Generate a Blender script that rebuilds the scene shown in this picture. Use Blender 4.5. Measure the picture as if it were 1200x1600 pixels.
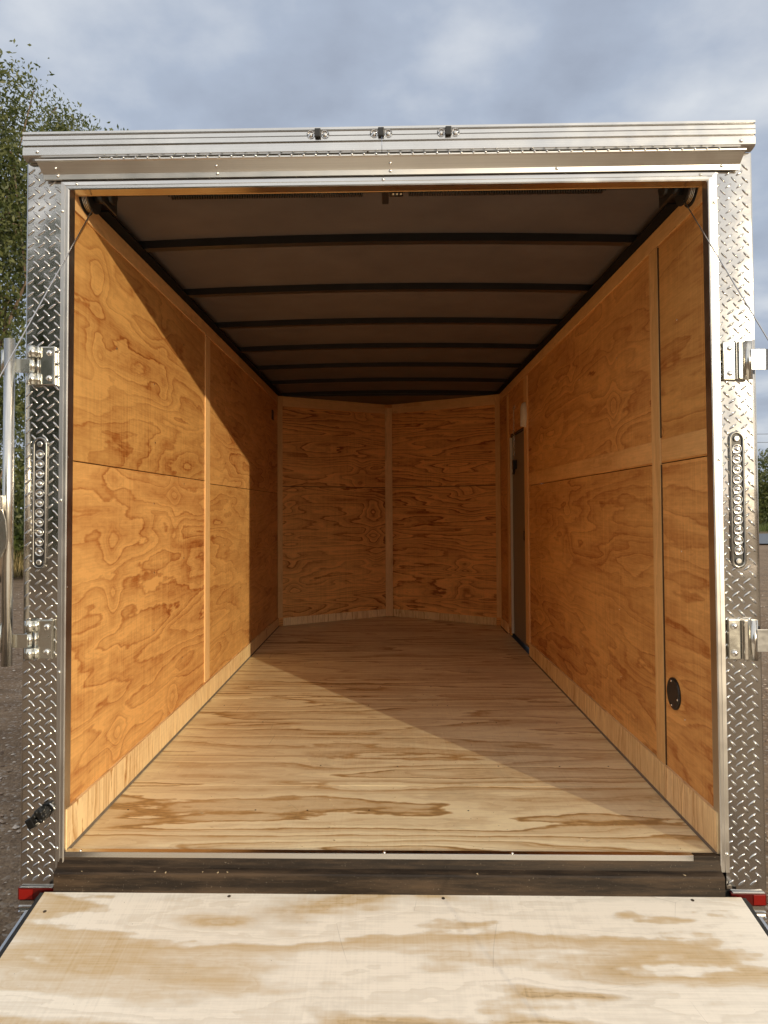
import bpy, bmesh, math, random
import numpy as np
from mathutils import Vector, Matrix
S = bpy.context.scene
for o in list(bpy.data.objects): bpy.data.objects.remove(o)
random.seed(4)
R = math.radians

# ---------------------------------------------------------------- camera
pitch, yaw, roll = R(1.75), R(1.3), R(-0.26)
F = Vector((-math.sin(yaw)*math.cos(pitch), math.cos(yaw)*math.cos(pitch), math.sin(pitch)))
Rt = F.cross(Vector((0,0,1))).normalized(); Up = Rt.cross(F)
c, s = math.cos(roll), math.sin(roll)
Rr = Rt*c + Up*s; Uu = Up*c - Rt*s
cam = bpy.data.cameras.new('camera'); camo = bpy.data.objects.new('camera', cam)
S.collection.objects.link(camo); S.camera = camo
camo.matrix_world = Matrix(((Rr.x,Uu.x,-F.x,0.008),(Rr.y,Uu.y,-F.y,-2.15),(Rr.z,Uu.z,-F.z,1.5),(0,0,0,1)))
cam.sensor_fit = 'VERTICAL'; cam.sensor_height = 36; cam.lens = 1130/1600*36
cam.shift_x = 0.0105; cam.shift_y = -0.0246
cam.clip_start = 0.02; cam.clip_end = 2000
S.render.resolution_x = 768; S.render.resolution_y = 1024

# ---------------------------------------------------------------- light
SUN_DIR = Vector((1.93, -2.86, 0.655)).normalized()      # from the scene towards the sun
SUN_EL = math.asin(SUN_DIR.z); SUN_AZ = math.atan2(SUN_DIR.x, SUN_DIR.y)
w = bpy.data.worlds.new('World'); S.world = w; w.use_nodes = True
nt = w.node_tree; nt.nodes.clear()
N = nt.nodes.new; L = nt.links.new
sky = N('ShaderNodeTexSky'); sky.sky_type = 'NISHITA'; sky.sun_disc = False
sky.sun_elevation = SUN_EL; sky.sun_rotation = SUN_AZ; sky.air_density = 1.2; sky.dust_density = 1.0; sky.ozone_density = 1.5
tc = N('ShaderNodeTexCoord')
sep = N('ShaderNodeSeparateXYZ'); L(tc.outputs['Generated'], sep.inputs[0])
def wm(op, a, b=None, c=None):
    n = N('ShaderNodeMath'); n.operation = op
    for i, v in enumerate((a, b, c)):
        if v is None: continue
        if isinstance(v, (int, float)): n.inputs[i].default_value = v
        else: L(v, n.inputs[i])
    return n.outputs[0]
zc = wm('ADD', wm('MAXIMUM', sep.outputs[2], 0.0), 0.22)
cv = N('ShaderNodeCombineXYZ')
L(wm('DIVIDE', sep.outputs[0], zc), cv.inputs[0]); L(wm('DIVIDE', sep.outputs[1], zc), cv.inputs[1])
n1 = N('ShaderNodeTexNoise'); n1.inputs['Scale'].default_value = 1.15; n1.inputs['Detail'].default_value = 5; n1.inputs['Roughness'].default_value = .48
n1.inputs['Distortion'].default_value = .35
L(cv.outputs[0], n1.inputs['Vector'])
n2 = N('ShaderNodeTexNoise'); n2.inputs['Scale'].default_value = 2.6; n2.inputs['Detail'].default_value = 6; n2.inputs['Roughness'].default_value = .5
L(cv.outputs[0], n2.inputs['Vector'])
cr = N('ShaderNodeValToRGB'); e = cr.color_ramp.elements       # cloud radiance (before the 0.1 strength)
e[0].position = .34; e[0].color = (1.95, 2.2, 2.75, 1); e[1].position = .70; e[1].color = (4.1, 4.3, 4.6, 1)
em = e.new(.5); em.color = (2.5, 2.85, 3.5, 1)
L(n2.outputs[0], cr.inputs[0])
mx = N('ShaderNodeMix'); mx.data_type = 'RGBA'
cf = N('ShaderNodeMapRange'); cf.inputs[1].default_value = .30; cf.inputs[2].default_value = .62; cf.inputs[3].default_value = .9; cf.inputs[4].default_value = .95
L(n1.outputs[0], cf.inputs[0])
# the clouds thin out towards the low sun
sd = N('ShaderNodeVectorMath'); sd.operation = 'DOT_PRODUCT'; L(tc.outputs['Generated'], sd.inputs[0]); sd.inputs[1].default_value = SUN_DIR
clr = N('ShaderNodeMapRange'); clr.inputs[1].default_value = .3; clr.inputs[2].default_value = .95; clr.inputs[3].default_value = 1; clr.inputs[4].default_value = 1.0
L(sd.outputs['Value'], clr.inputs[0])
L(wm('MULTIPLY', cf.outputs[0], clr.outputs[0]), mx.inputs[0]); L(sky.outputs[0], mx.inputs[6]); 
glow = N('ShaderNodeMix'); glow.data_type = 'RGBA'; glow.blend_type = 'MULTIPLY'; glow.inputs[0].default_value = 1
gm = N('ShaderNodeMapRange'); gm.inputs[1].default_value = -.35; gm.inputs[2].default_value = .35; gm.inputs[3].default_value = 0; gm.inputs[4].default_value = 1
L(sd.outputs['Value'], gm.inputs[0])
gx = N('ShaderNodeMix'); gx.data_type = 'RGBA'; gx.inputs[6].default_value = (1,1,1,1); gx.inputs[7].default_value = (2.35,2.05,1.65,1)
L(gm.outputs[0], gx.inputs[0]); L(cr.outputs[0], glow.inputs[6]); L(gx.outputs[2], glow.inputs[7]); L(glow.outputs[2], mx.inputs[7])
bg = N('ShaderNodeBackground'); bg.inputs[1].default_value = .135; L(mx.outputs[2], bg.inputs[0])
wo = N('ShaderNodeOutputWorld'); L(bg.outputs[0], wo.inputs[0])
sl = bpy.data.lights.new('sun', 'SUN'); sl.energy = 2.2; sl.angle = R(.55); sl.color = (1, .83, .57)
so = bpy.data.objects.new('sun', sl); S.collection.objects.link(so); so.location = SUN_DIR*30
so.rotation_euler = SUN_DIR.to_track_quat('Z', 'Y').to_euler()
S.view_settings.view_transform = 'Standard'; S.view_settings.look = 'None'; S.view_settings.gamma = 1; S.view_settings.exposure = .40
S.cycles.max_bounces = 10; S.cycles.diffuse_bounces = 6

# ---------------------------------------------------------------- materials
class NT:
    def __init__(self, name):
        self.m = bpy.data.materials.new(name); self.m.use_nodes = True
        self.t = self.m.node_tree; self.b = self.t.nodes['Principled BSDF']
    def n(self, typ, **kw):
        x = self.t.nodes.new('ShaderNode'+typ)
        for k, v in kw.items():
            if k in x.inputs: self.put(x.inputs[k], v)
            else: setattr(x, k, v)
        return x
    def put(self, sock, v):
        if hasattr(v, 'is_output'): self.t.links.new(v, sock)
        else: sock.default_value = v
    def math(self, op, *a):
        x = self.t.nodes.new('ShaderNodeMath'); x.operation = op
        for i, v in enumerate(a): self.put(x.inputs[i], v)
        return x.outputs[0]
    def rng(self, v, a, b, c=0., d=1., smooth=False):
        x = self.t.nodes.new('ShaderNodeMapRange')
        if smooth: x.interpolation_type = 'SMOOTHSTEP'
        for i, q in enumerate((v, a, b, c, d)): self.put(x.inputs[i], q)
        return x.outputs[0]
    def noise(self, vec, scale, detail=3, rough=.5, w=None, dist=0.):
        x = self.t.nodes.new('ShaderNodeTexNoise')
        if w is not None: x.noise_dimensions = '4D'; self.put(x.inputs['W'], w)
        if vec is not None: self.put(x.inputs['Vector'], vec)
        self.put(x.inputs['Scale'], scale); self.put(x.inputs['Detail'], detail); self.put(x.inputs['Roughness'], rough); self.put(x.inputs['Distortion'], dist)
        return x.outputs[0]
    def ramp(self, v, *st):
        x = self.t.nodes.new('ShaderNodeValToRGB'); e = x.color_ramp.elements
        while len(e) < len(st): e.new(.5)
        for q, (p, c) in zip(e, st): q.position = p; q.color = (*c, 1) if len(c) == 3 else c
        self.put(x.inputs[0], v); return x.outputs[0]
    def mix(self, f, a, b, mode='MIX'):
        x = self.t.nodes.new('ShaderNodeMix'); x.data_type = 'RGBA'; x.blend_type = mode
        self.put(x.inputs[0], f); self.put(x.inputs[6], a if hasattr(a, 'is_output') else (*a, 1)); self.put(x.inputs[7], b if hasattr(b, 'is_output') else (*b, 1))
        return x.outputs[2]
    def vec(self, v, sx=1., sy=1., sz=1.):
        x = self.t.nodes.new('ShaderNodeMapping'); self.put(x.inputs[0], v); x.inputs['Scale'].default_value = (sx, sy, sz); return x.outputs[0]
    def bump(self, h, strength=.3, dist=.01, normal=None):
        x = self.t.nodes.new('ShaderNodeBump'); self.put(x.inputs['Height'], h); self.put(x.inputs['Strength'], strength); self.put(x.inputs['Distance'], dist)
        if normal is not None: self.put(x.inputs['Normal'], normal)
        self.t.links.new(x.outputs[0], self.b.inputs['Normal']); return x.outputs[0]
    def pos(self): return self.t.nodes.new('ShaderNodeNewGeometry').outputs['Position']
    def set(self, **kw):
        for k, v in kw.items():
            k = k.replace('_', ' ')
            if k == 'Base Color' and not hasattr(v, 'is_output') and len(v) == 3: v = (*v, 1)
            self.put(self.b.inputs[k], v)
        return self

def ply(name, light, dark, freq=22., amp=1.5, an=4.2, base_scale=1.0, contrast=1., knots=True, rough=.5, checks=.5, spec=.35, soft=0., eyes=0., blotch=.9, amin=.35, dirt=0., mottle=1.):
    k = NT(name)
    uv = k.n('UVMap').outputs[0]
    wv = k.math('MULTIPLY', k.t.nodes.new('ShaderNodeObjectInfo').outputs['Object Index'], 3.17)
    sp = k.n('SeparateXYZ', Vector=uv)
    u, v = sp.outputs[0], sp.outputs[1]
    A = k.noise(k.vec(uv, .62*base_scale, an*base_scale, 1), 1., 2.2, .42, wv, .2)     # broad flame figure
    B = k.noise(k.vec(uv, 3.4*base_scale, 16*base_scale, 1), 1., 3.5, .55, wv)
    Cn = k.noise(k.vec(uv, 26, 40, 1), 1., 2, .5, wv)
    h = k.math('ADD', k.math('MULTIPLY', A, freq*amp*.5), k.math('MULTIPLY', B, 1.9))
    h = k.math('ADD', h, k.math('MULTIPLY', v, freq*.14)); h = k.math('ADD', h, k.math('MULTIPLY', Cn, .20))
    Dd = k.noise(k.vec(uv, .8, 1.3, 1), 1., 2, .5, k.math('ADD', wv, 23.))
    if eyes:
        # knots peeled over and over: eyes stacked across the grain, columns some .7 m apart
        uu = k.math('ADD', k.math('DIVIDE', u, .71), k.math('ADD', k.math('MULTIPLY', wv, .37), k.math('MULTIPLY', Dd, .5)))
        vv = k.math('ADD', k.math('DIVIDE', v, .235), k.math('ADD', k.math('MULTIPLY', wv, .71), k.math('MULTIPLY', A, 1.1)))
        du = k.math('MULTIPLY', k.math('SUBTRACT', k.math('FRACT', uu), .5), .71/.055)
        dv = k.math('MULTIPLY', k.math('SUBTRACT', k.math('FRACT', vv), .5), .235/.062)
        rr_ = k.math('ADD', k.math('MULTIPLY', du, du), k.math('MULTIPLY', dv, dv))
        ga = k.math('EXPONENT', k.math('MULTIPLY', k.math('ADD', rr_, k.math('MULTIPLY', k.math('SUBTRACT', B, .5), 2.2)), -.5))
        em_ = k.rng(k.noise(k.vec(uv, 1.4, 1.9, 1), 1., 1, .5, k.math('ADD', wv, 71.)), .42, .62)
        h = k.math('ADD', h, k.math('MULTIPLY', k.math('MULTIPLY', ga, em_), eyes))
    fr = k.math('FRACT', h)
    if soft: band = k.math('MULTIPLY', k.rng(fr, .30, .76, smooth=True), k.rng(fr, 1., .80, smooth=True))
    else: band = k.math('ADD', k.math('MULTIPLY', k.math('MULTIPLY', k.rng(fr, .15, .90), k.rng(fr, 1., .88, smooth=True)), .62), k.math('MULTIPLY', k.math('MULTIPLY', k.rng(fr, .74, .90, smooth=True), k.rng(fr, 1., .93, smooth=True)), .34))
    fr2 = k.math('FRACT', k.math('MULTIPLY', h, 2.63))
    thin = k.math('MULTIPLY', k.rng(fr2, .45, .92, smooth=True), k.rng(fr2, 1., .93, smooth=True))
    area = k.rng(k.noise(k.vec(uv, .9, 2.2, 1), 1., 2, .5, k.math('ADD', wv, 40.)), .34, .64, amin, 1.)
    band = k.math('MULTIPLY', k.math('ADD', k.math('MULTIPLY', band, .8), k.math('MULTIPLY', thin, .2)), area)
    fib = k.noise(k.vec(uv, 3.5, 170, 1), 1., 3, .75, wv)
    chk = k.noise(k.vec(uv, 130, 2.5, 1), 1., 2, .6, wv)
    chk = k.math('MULTIPLY', k.math('SUBTRACT', chk, .5), k.rng(k.noise(k.vec(uv, 2, 2, 1), 1., 2, .5, k.math('ADD', wv, 57.)), .4, .65, .3, 1.6))
    blot = k.noise(k.vec(uv, 1.5, 5.5, 1), 1., 5, .62, k.math('ADD', wv, 11.), .3)
    mot = k.noise(k.vec(uv, 16, 42, 1), 1., 4, .7, k.math('ADD', wv, 31.))
    f = k.math('ADD', k.math('MULTIPLY', band, contrast), k.math('MULTIPLY', k.math('SUBTRACT', mot, .5), .6*mottle))
    f = k.math('ADD', f, k.math('MULTIPLY', k.math('SUBTRACT', fib, .5), .55))
    f = k.math('ADD', f, k.math('MULTIPLY', chk, .42*checks))
    f = k.math('ADD', f, k.math('MULTIPLY', k.math('SUBTRACT', blot, .42), blotch))
    hue = k.math('FRACT', k.math('MULTIPLY', wv, 1.337))
    mid = [(a*.55+b*.45) for a, b in zip(light, dark)]
    pale = [min(.9, a*1.12) for a in light]; deep = [b*.72 for b in dark]
    col = k.ramp(f, (0, pale), (.14, light), (.5, mid), (.86, dark), (1, deep))
    col = k.mix(k.math('MULTIPLY', hue, .75), col, k.mix(1., col, (1.24, 1.24, 1.38), 'MULTIPLY'))
    if dirt:
        sm = k.noise(k.vec(uv, 3, 3, 1), 1., 6, .7, k.math('ADD', wv, 5.)); col = k.mix(k.rng(sm, .54, .74, 0, .32*dirt), col, (.16,.12,.085))
        sp_ = k.noise(uv, 95., 2, .6, wv); col = k.mix(k.rng(sp_, .70, .76, 0, .75*dirt), col, (.10,.07,.05))
        vs_ = k.n('TexVoronoi', feature='DISTANCE_TO_EDGE'); k.put(vs_.inputs['Scale'], 2.1); k.put(vs_.inputs['Vector'], k.vec(k.mix(.06, uv, k.n('TexNoise', Vector=uv, Scale=1.3).outputs[1]), 1, 2.4, 1))
        scr = k.math('MULTIPLY', k.rng(vs_.outputs['Distance'], .0022, .0008), k.rng(k.noise(uv, 2.3, 2, .5), .53, .6, 0, .4*dirt)); col = k.mix(scr, col, (.13,.095,.07))
    if knots:
        vo = k.n('TexVoronoi', Scale=1.); vo.voronoi_dimensions = '4D'
        k.put(vo.inputs['Vector'], k.vec(uv, 1.5, 2.6, 1)); k.put(vo.inputs['W'], wv)
        dn = k.math('ADD', vo.outputs['Distance'], k.math('MULTIPLY', k.math('SUBTRACT', Cn, .5), .03))
        kn = k.rng(dn, .028, .014, 0, .8, True)
        ring = k.math('MULTIPLY', k.rng(k.math('FRACT', k.math('MULTIPLY', dn, 34.)), .5, .95, smooth=True), k.rng(dn, .10, .03, 0, .35, True))
        col = k.mix(k.math('MAXIMUM', kn, ring), col, [b*.6 for b in dark])
    k.set(Base_Color=col, Roughness=k.rng(fib, .3, .7, rough-.07, rough+.1), Specular_IOR_Level=spec)
    k.bump(k.math('ADD', k.math('MULTIPLY', fib, .6), k.math('ADD', k.math('MULTIPLY', chk, .7), k.math('MULTIPLY', band, .4))), .28, .0018)
    return k.m

M = {}
M['wall_ply'] = ply('wall_plywood', (.67,.365,.115), (.37,.125,.026), freq=25, amp=1.0, an=4.9, checks=1.6, rough=.44, contrast=.76, eyes=1.8, blotch=1.6, mottle=1.1)
M['nose_ply'] = ply('nose_plywood', (.80,.42,.13), (.34,.115,.022), freq=36, amp=1.0, an=5.4, checks=.9, rough=.46, contrast=1.15, eyes=2.2, blotch=.9, amin=.55)
M['batten_ply'] = ply('batten_plywood', (.72,.455,.19), (.48,.25,.075), freq=8, amp=.7, an=5, knots=False, contrast=.55, rough=.5, blotch=.6)
M['band_ply'] = ply('band_plywood', (.71,.42,.155), (.44,.20,.055), freq=10, amp=.8, an=5, knots=False, contrast=.6, rough=.5, blotch=.7)
M['kick_ply'] = ply('kick_plywood', (.80,.60,.31), (.48,.25,.08), freq=28, amp=.9, an=9, knots=False, contrast=1.0, rough=.55, blotch=.5)
M['floor_ply'] = ply('floor_plywood', (.82,.69,.425), (.49,.30,.115), freq=24, amp=.9, an=7.0, base_scale=.58, contrast=1.25, rough=.38, checks=.4, spec=.45, blotch=.7, amin=.6, dirt=.8, mottle=.7)
M['ramp_ply'] = ply('ramp_plywood', (.69,.64,.52), (.52,.39,.215), freq=12, amp=1.2, an=4.2, base_scale=.62, contrast=.95, rough=.6, checks=.8, soft=1, blotch=.35, amin=.9, dirt=.7, mottle=.5)

def metal(name, col, rough=.3, wave=0., wavescale=6., grime=.0, streak=None, fine=.0, grimecol=(.12,.09,.06)):
    k = NT(name); p = k.pos()
    base = col
    g = k.noise(p, 3.5, 5, .6)
    k.set(Metallic=1., Roughness=k.rng(k.noise(p, 9, 4, .6), .3, .7, max(.03, rough-.05), rough+.07))
    if streak:
        st = k.noise(k.vec(p, *streak), 1., 3, .6)
        base = k.mix(k.rng(st, .35, .7, 0, .35), col, [x*.72 for x in col])
    if grime:
        base = k.mix(k.rng(g, .48, .75, 0, grime), base, grimecol)
    k.set(Base_Color=base)
    if wave or fine:
        h = k.noise(p, wavescale, 2, .4)
        nb = k.bump(h, wave, .02)
        if fine: k.bump(k.noise(p, 160, 3, .6), fine, .001, nb)
    return k.m
M['plate'] = metal('diamond_plate', (.60,.585,.56), .12, wave=.30, wavescale=5.5, grime=.10, fine=.10)
M['alu'] = metal('mill_aluminium', (.70,.69,.67), .20, wave=.08, wavescale=4, streak=(1.5,400,400), grime=.12)
M['alu_soft'] = metal('satin_aluminium', (.78,.76,.72), .36, wave=.04, wavescale=4, streak=(1.5,400,400), grime=.1)
M['alu_v'] = metal('mill_aluminium_upright', (.66,.64,.61), .33, wave=.06, wavescale=5, streak=(300,300,1.2), grime=.10)
M['zinc'] = metal('zinc_plate', (.70,.70,.645), .24, wave=.05, wavescale=30, grime=.1)
M['dull_zinc'] = metal('dull_zinc', (.36,.36,.36), .30, wave=.05, wavescale=30, grime=.2)
M['galv'] = metal('galvanised_tube', (.72,.70,.65), .22, wave=.04, wavescale=20, streak=(120,120,3), grime=.15)
M['steel'] = metal('bright_screw_steel', (.8,.79,.76), .22)
M['cable'] = metal('wire_rope_steel', (.62,.62,.62), .35)

def plain(name, col, rough=.5, spec=.5, var=.25, scale=8., bump=0., bscale=200., **kw):
    k = NT(name); p = k.pos()
    c = k.mix(k.rng(k.noise(p, scale, 5, .6), .3, .7), [x*(1-var) for x in col], [min(1, x*(1+var)) for x in col])
    k.set(Base_Color=c, Roughness=rough, Specular_IOR_Level=spec, **kw)
    if bump: k.bump(k.noise(p, bscale, 3, .6), bump, .002)
    return k.m
M['liner'] = plain('ceiling_liner', (.135,.118,.112), .75, .25, .12, 5, .2, 350)
M['black'] = plain('black_paint', (.018,.018,.018), .38, .5, .3)
M['cove_shade'] = plain('cove_shade_black', (.012,.012,.012), .8, .1, .2)
M['tar'] = plain('shiny_black_rubber', (.006,.006,.006), .35, .4, .2)
M['rubber'] = plain('black_rubber', (.02,.02,.02), .6, .35, .3, 30, .3, 300)
M['skin'] = plain('black_side_skin', (.02,.02,.022), .2, .5, .1)
M['grey_door'] = plain('grey_door_skin', (.21,.19,.165), .45, .4, .05)
M['sealant'] = plain('dusty_sealant', (.20,.165,.125), .8, .2, .2, 30)
M['gap'] = plain('batten_shadow_brown', (.09,.05,.025), .8, .2, .2, 30)
M['white_plastic'] = plain('white_plastic', (.75,.73,.68), .35, .5, .03)
M['reflector'] = metal('lamp_reflector', (.64,.63,.61), .12)
M['dark_chrome'] = metal('dark_chrome_ring', (.34,.33,.31), .2)
M['stud'] = plain('painted_steel_stud', (.03,.03,.03), .5, .4, .2)
k = NT('sill_steel'); p = k.pos()
g = k.noise(k.vec(p, 3, 30, 30), 1., 6, .65); g2 = k.noise(p, 260, 3, .7)
cc = k.mix(k.rng(g, .42, .66), (.016,.010,.006), (.075,.048,.028)); cc = k.mix(k.rng(g2, .68, .74), cc, (.45,.38,.30))
k.set(Base_Color=cc, Roughness=k.rng(g, .3, .7, .45, .75), Specular_IOR_Level=.3); k.bump(g2, .3, .001); M['sill'] = k.m
def lens(name, col, rough=.08, trans=.8):
    k = NT(name); k.set(Base_Color=(*col, 1), Roughness=rough, Transmission_Weight=trans, IOR=1.49); return k.m
M['clear'] = lens('clear_lens', (.95,.95,.95), .05, 1.)
M['red'] = lens('red_lens', (.30,.012,.008), .2, .25)
M['red_dark'] = lens('deep_red_lens', (.12,.008,.006), .2, .25)

def bark_mat():
    k = NT('bark'); p = k.t.nodes.new('ShaderNodeTexCoord').outputs['Object']
    n = k.noise(k.vec(p, 9, 9, 1.6), 1., 6, .65)
    k.set(Base_Color=k.ramp(n, (.3, (.07,.05,.035)), (.55, (.19,.14,.10)), (.75, (.30,.24,.18))), Roughness=.9, Specular_IOR_Level=.2)
    k.bump(n, .9, .04); return k.m
def leaf_mat(name, a, b):
    k = NT(name); gi = k.t.nodes.new('ShaderNodeNewGeometry')
    col = k.mix(gi.outputs['Random Per Island'], a, b)
    k.set(Base_Color=col, Roughness=.45, Specular_IOR_Level=.4)
    tr = k.n('BsdfTranslucent', Color=k.mix(.5, col, (.16,.22,.03)))
    ms = k.n('MixShader'); k.put(ms.inputs[0], .3); k.t.links.new(k.b.outputs[0], ms.inputs[1]); k.t.links.new(tr.outputs[0], ms.inputs[2])
    k.t.links.new(ms.outputs[0], k.t.nodes['Material Output'].inputs[0]); return k.m
M['bark'] = bark_mat()
M['leaf_a'] = leaf_mat('leaf_green', (.045,.065,.02), (.16,.17,.06))
M['leaf_b'] = leaf_mat('leaf_dark', (.035,.06,.016), (.12,.14,.04))
M['straw'] = leaf_mat('dry_grass', (.22,.17,.07), (.42,.33,.16))
M['grassgreen'] = leaf_mat('green_grass', (.05,.08,.02), (.12,.15,.04))

# ---------------------------------------------------------------- mesh helpers
COL = S.collection
PIDX = [1]
class MB:
    def __init__(self): self.bm = bmesh.new()
    def _new(self, vs, fs, smooth=False):
        b = self.bm; q = [b.verts.new(v) for v in vs]; out = []
        for f in fs:
            fc = b.faces.new([q[i] for i in f]); fc.smooth = smooth; out.append(fc)
        return q, out
    def box(self, x0, x1, y0, y1, z0, z1, bev=0., mat=None):
        if x0 > x1: x0, x1 = x1, x0
        vs = [(x0,y0,z0),(x1,y0,z0),(x1,y1,z0),(x0,y1,z0),(x0,y0,z1),(x1,y0,z1),(x1,y1,z1),(x0,y1,z1)]
        if mat is not None: vs = [mat @ Vector(v) for v in vs]
        q, f = self._new(vs, [(0,3,2,1),(4,5,6,7),(0,1,5,4),(1,2,6,5),(2,3,7,6),(3,0,4,7)])
        if bev:
            es = list({e for x in f for e in x.edges}); bmesh.ops.bevel(self.bm, geom=es, offset=bev, segments=2, affect='EDGES', profile=.6)
        return self
    def poly(self, pts, faces, smooth=False): self._new(pts, faces, smooth); return self
    def prism(self, prof, axis, a, b, smooth=False):
        """closed 2-D profile swept along an axis from a to b (a, b may be functions of the profile point)"""
        def P(p, t):
            if axis == 'x': return (t, p[0], p[1])
            if axis == 'y': return (p[0], t, p[1])
            return (p[0], p[1], t)
        n = len(prof)
        fa = a if callable(a) else (lambda p: a); fb = b if callable(b) else (lambda p: b)
        vs = [P(p, fa(p)) for p in prof] + [P(p, fb(p)) for p in prof]
        fs = [(i, (i+1) % n, n+(i+1) % n, n+i) for i in range(n)]
        q, f = self._new(vs, fs, smooth)
        self._new(vs, [tuple(range(n))[::-1], tuple(range(n, 2*n))])
        return self
    def tube(self, pts, r, seg=12, cap=True):
        pts = [Vector(p) for p in pts]; n = len(pts); rr = r if isinstance(r, (list, tuple)) else [r]*n
        t0 = (pts[1]-pts[0]).normalized(); up = Vector((0,0,1)) if abs(t0.z) < .9 else Vector((0,1,0))
        a = t0.cross(up).normalized(); rings = []
        for i, p in enumerate(pts):
            t = (pts[min(i+1, n-1)]-pts[max(i-1, 0)]).normalized()
            a = (a - t*a.dot(t)).normalized(); b = t.cross(a)
            rings.append([p + (a*math.cos(2*math.pi*j/seg) + b*math.sin(2*math.pi*j/seg))*rr[i] for j in range(seg)])
        vs = [v for rg in rings for v in rg]
        fs = [(i*seg+j, i*seg+(j+1) % seg, (i+1)*seg+(j+1) % seg, (i+1)*seg+j) for i in range(n-1) for j in range(seg)]
        q, _ = self._new(vs, fs, True)
        if cap:
            self.bm.faces.new(q[:seg][::-1]); self.bm.faces.new(q[-seg:])
        return self
    def dome(self, c, nrm, r, h, seg=10):
        c = Vector(c); nrm = Vector(nrm).normalized(); a = nrm.orthogonal().normalized(); b = nrm.cross(a)
        rings = []
        for k in range(3):
            th = k/3*math.pi/2
            rings += [c + nrm*(h*math.sin(th)) + (a*math.cos(2*math.pi*j/seg)+b*math.sin(2*math.pi*j/seg))*r*math.cos(th) for j in range(seg)]
        rings.append(c+nrm*h)
        fs = [(k*seg+j, k*seg+(j+1) % seg, (k+1)*seg+(j+1) % seg, (k+1)*seg+j) for k in range(2) for j in range(seg)]
        fs += [(2*seg+j, 2*seg+(j+1) % seg, 3*seg) for j in range(seg)]
        self._new(rings, fs, True); return self
    def build(self, name, mat, parent=None, swap=False, uvm=None):
        b = self.bm; bmesh.ops.recalc_face_normals(b, faces=b.faces)
        uvl = b.loops.layers.uv.new('UVMap')
        for f in b.faces:
            n = f.normal; ax = max(range(3), key=lambda i: abs(n[i]))
            for lp in f.loops:
                p = lp.vert.co
                uv = (p.y, p.z) if ax == 0 else ((p.x, p.z) if ax == 1 else (p.x, p.y))
                lp[uvl].uv = (uv[1], uv[0]) if swap else uv
        me = bpy.data.meshes.new(name); b.to_mesh(me); b.free()
        if isinstance(mat, str): mat = M[mat]
        me.materials.append(mat)
        o = bpy.data.objects.new(name, me); COL.objects.link(o)
        PIDX[0] += 1; o.pass_index = PIDX[0]
        if parent: o.parent = parent
        return o
def thing(name, label, cat, loc=(0,0,0), group=None):
    o = bpy.data.objects.new(name, None); COL.objects.link(o); o.location = loc; o.empty_display_size = .2
    o['label'] = label; o['category'] = cat
    if group: o['group'] = group
    return o
def shift(o, loc):
    for v in o.data.vertices: v.co -= Vector(loc)

# ---------------------------------------------------------------- trailer
T = thing('cargo_trailer', 'open cargo trailer with diamond plate corner posts, plywood lined inside and lowered ramp door', 'trailer')
W = .965; FZ = .49; CORNER = 4.10; NOSE = 4.70; WT = 2.488
t = .012
def roofz(x): return 2.506 + .020*(1-(x/1.0)**2)

# floor
fl = MB()
for i in range(5):
    y0 = max(.002, -.70+i*1.22+.0018); y1 = min(-.70+(i+1)*1.22, NOSE+.05)-.0018
    fl.box(-W+.001, W-.001, y0, y1, FZ-.02, FZ, .0008)
floor = fl.build('floor', 'floor_ply', T)
MB().box(-1.07, 1.07, .05, 5.0, .36, FZ-.03).build('chassis', 'stud', T)
# plywood walls
def wallpanel(sx, y0, y1, z0, z1, mat='wall_ply', d=0., name='wall_panel'):
    x0 = sx*(W-d); x1 = sx*(W+t)
    return MB().box(x0, x1, y0, y1, z0, z1, .0008).build(name, mat, T)
g = .0018
# left
wallpanel(-1, .004, 1.672, FZ+.002, 1.652-g); wallpanel(-1, .004, 1.672, 1.652+g, WT)
wallpanel(-1, 1.676, CORNER, FZ+.002, 1.640-g); wallpanel(-1, 1.676, CORNER, 1.640+g, WT)
# right
wallpanel(1, .004, .446, FZ+.002, 1.655-g); wallpanel(1, .004, .446, 1.655+g, WT)
wallpanel(1, .450, 2.88, FZ+.002, 1.655-g); wallpanel(1, .450, 2.88, 1.655+g, WT)
wallpanel(1, 2.965, 3.635, 2.085, WT); wallpanel(1, 3.64, CORNER, FZ+.002, WT)
# nose walls
g = .0032
def nosepanel(sx, z0, z1, mat='nose_ply', d0=0., d1=t, a=0., b=1., name='nose_wall_panel', swap=False, top=None):
    p0 = Vector((sx*W, CORNER, 0)); p1 = Vector((0, NOSE, 0)); dr = (p1-p0); ln = dr.length; dr.normalize()
    nr = Vector((-dr.y*sx*-1, 0, 0)); nr = Vector((dr.y, -dr.x, 0)); 
    if nr.y > 0: nr = -nr
    A = p0+dr*(a*ln); B = p0+dr*(b*ln)
    vs = []
    for z in (z0, z1):
        for q, d in ((A, d0), (B, d0), (B, -d1), (A, -d1)): v = q+nr*d; vs.append((v.x, v.y, z))
    o = MB(); o.poly(vs, [(0,3,2,1),(4,5,6,7),(0,1,5,4),(1,2,6,5),(2,3,7,6),(3,0,4,7)])
    return o.build(name, mat, T, swap=swap)
for sx in (-1, 1):
    nosepanel(sx, FZ+.002, 1.700-g); nosepanel(sx, 1.700+g, WT)
    nosepanel(sx, FZ+.003, .560, 'kick_ply', .006, -.0005, .045, .965, 'kick_board', swap=True)
    nosepanel(sx, .563, 2.487, 'batten_ply', .007, -.0005, .0, .04, 'corner_batten', swap=True)
    nosepanel(sx, 2.40, 2.486, 'batten_ply', .006, -.0005, .042, .96, 'top_band')
b = MB(); b.box(-.034, .034, NOSE-.037, NOSE-.029, FZ+.003, 2.455, .001); b.build('nose_batten', 'batten_ply', T, swap=True)
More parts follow.
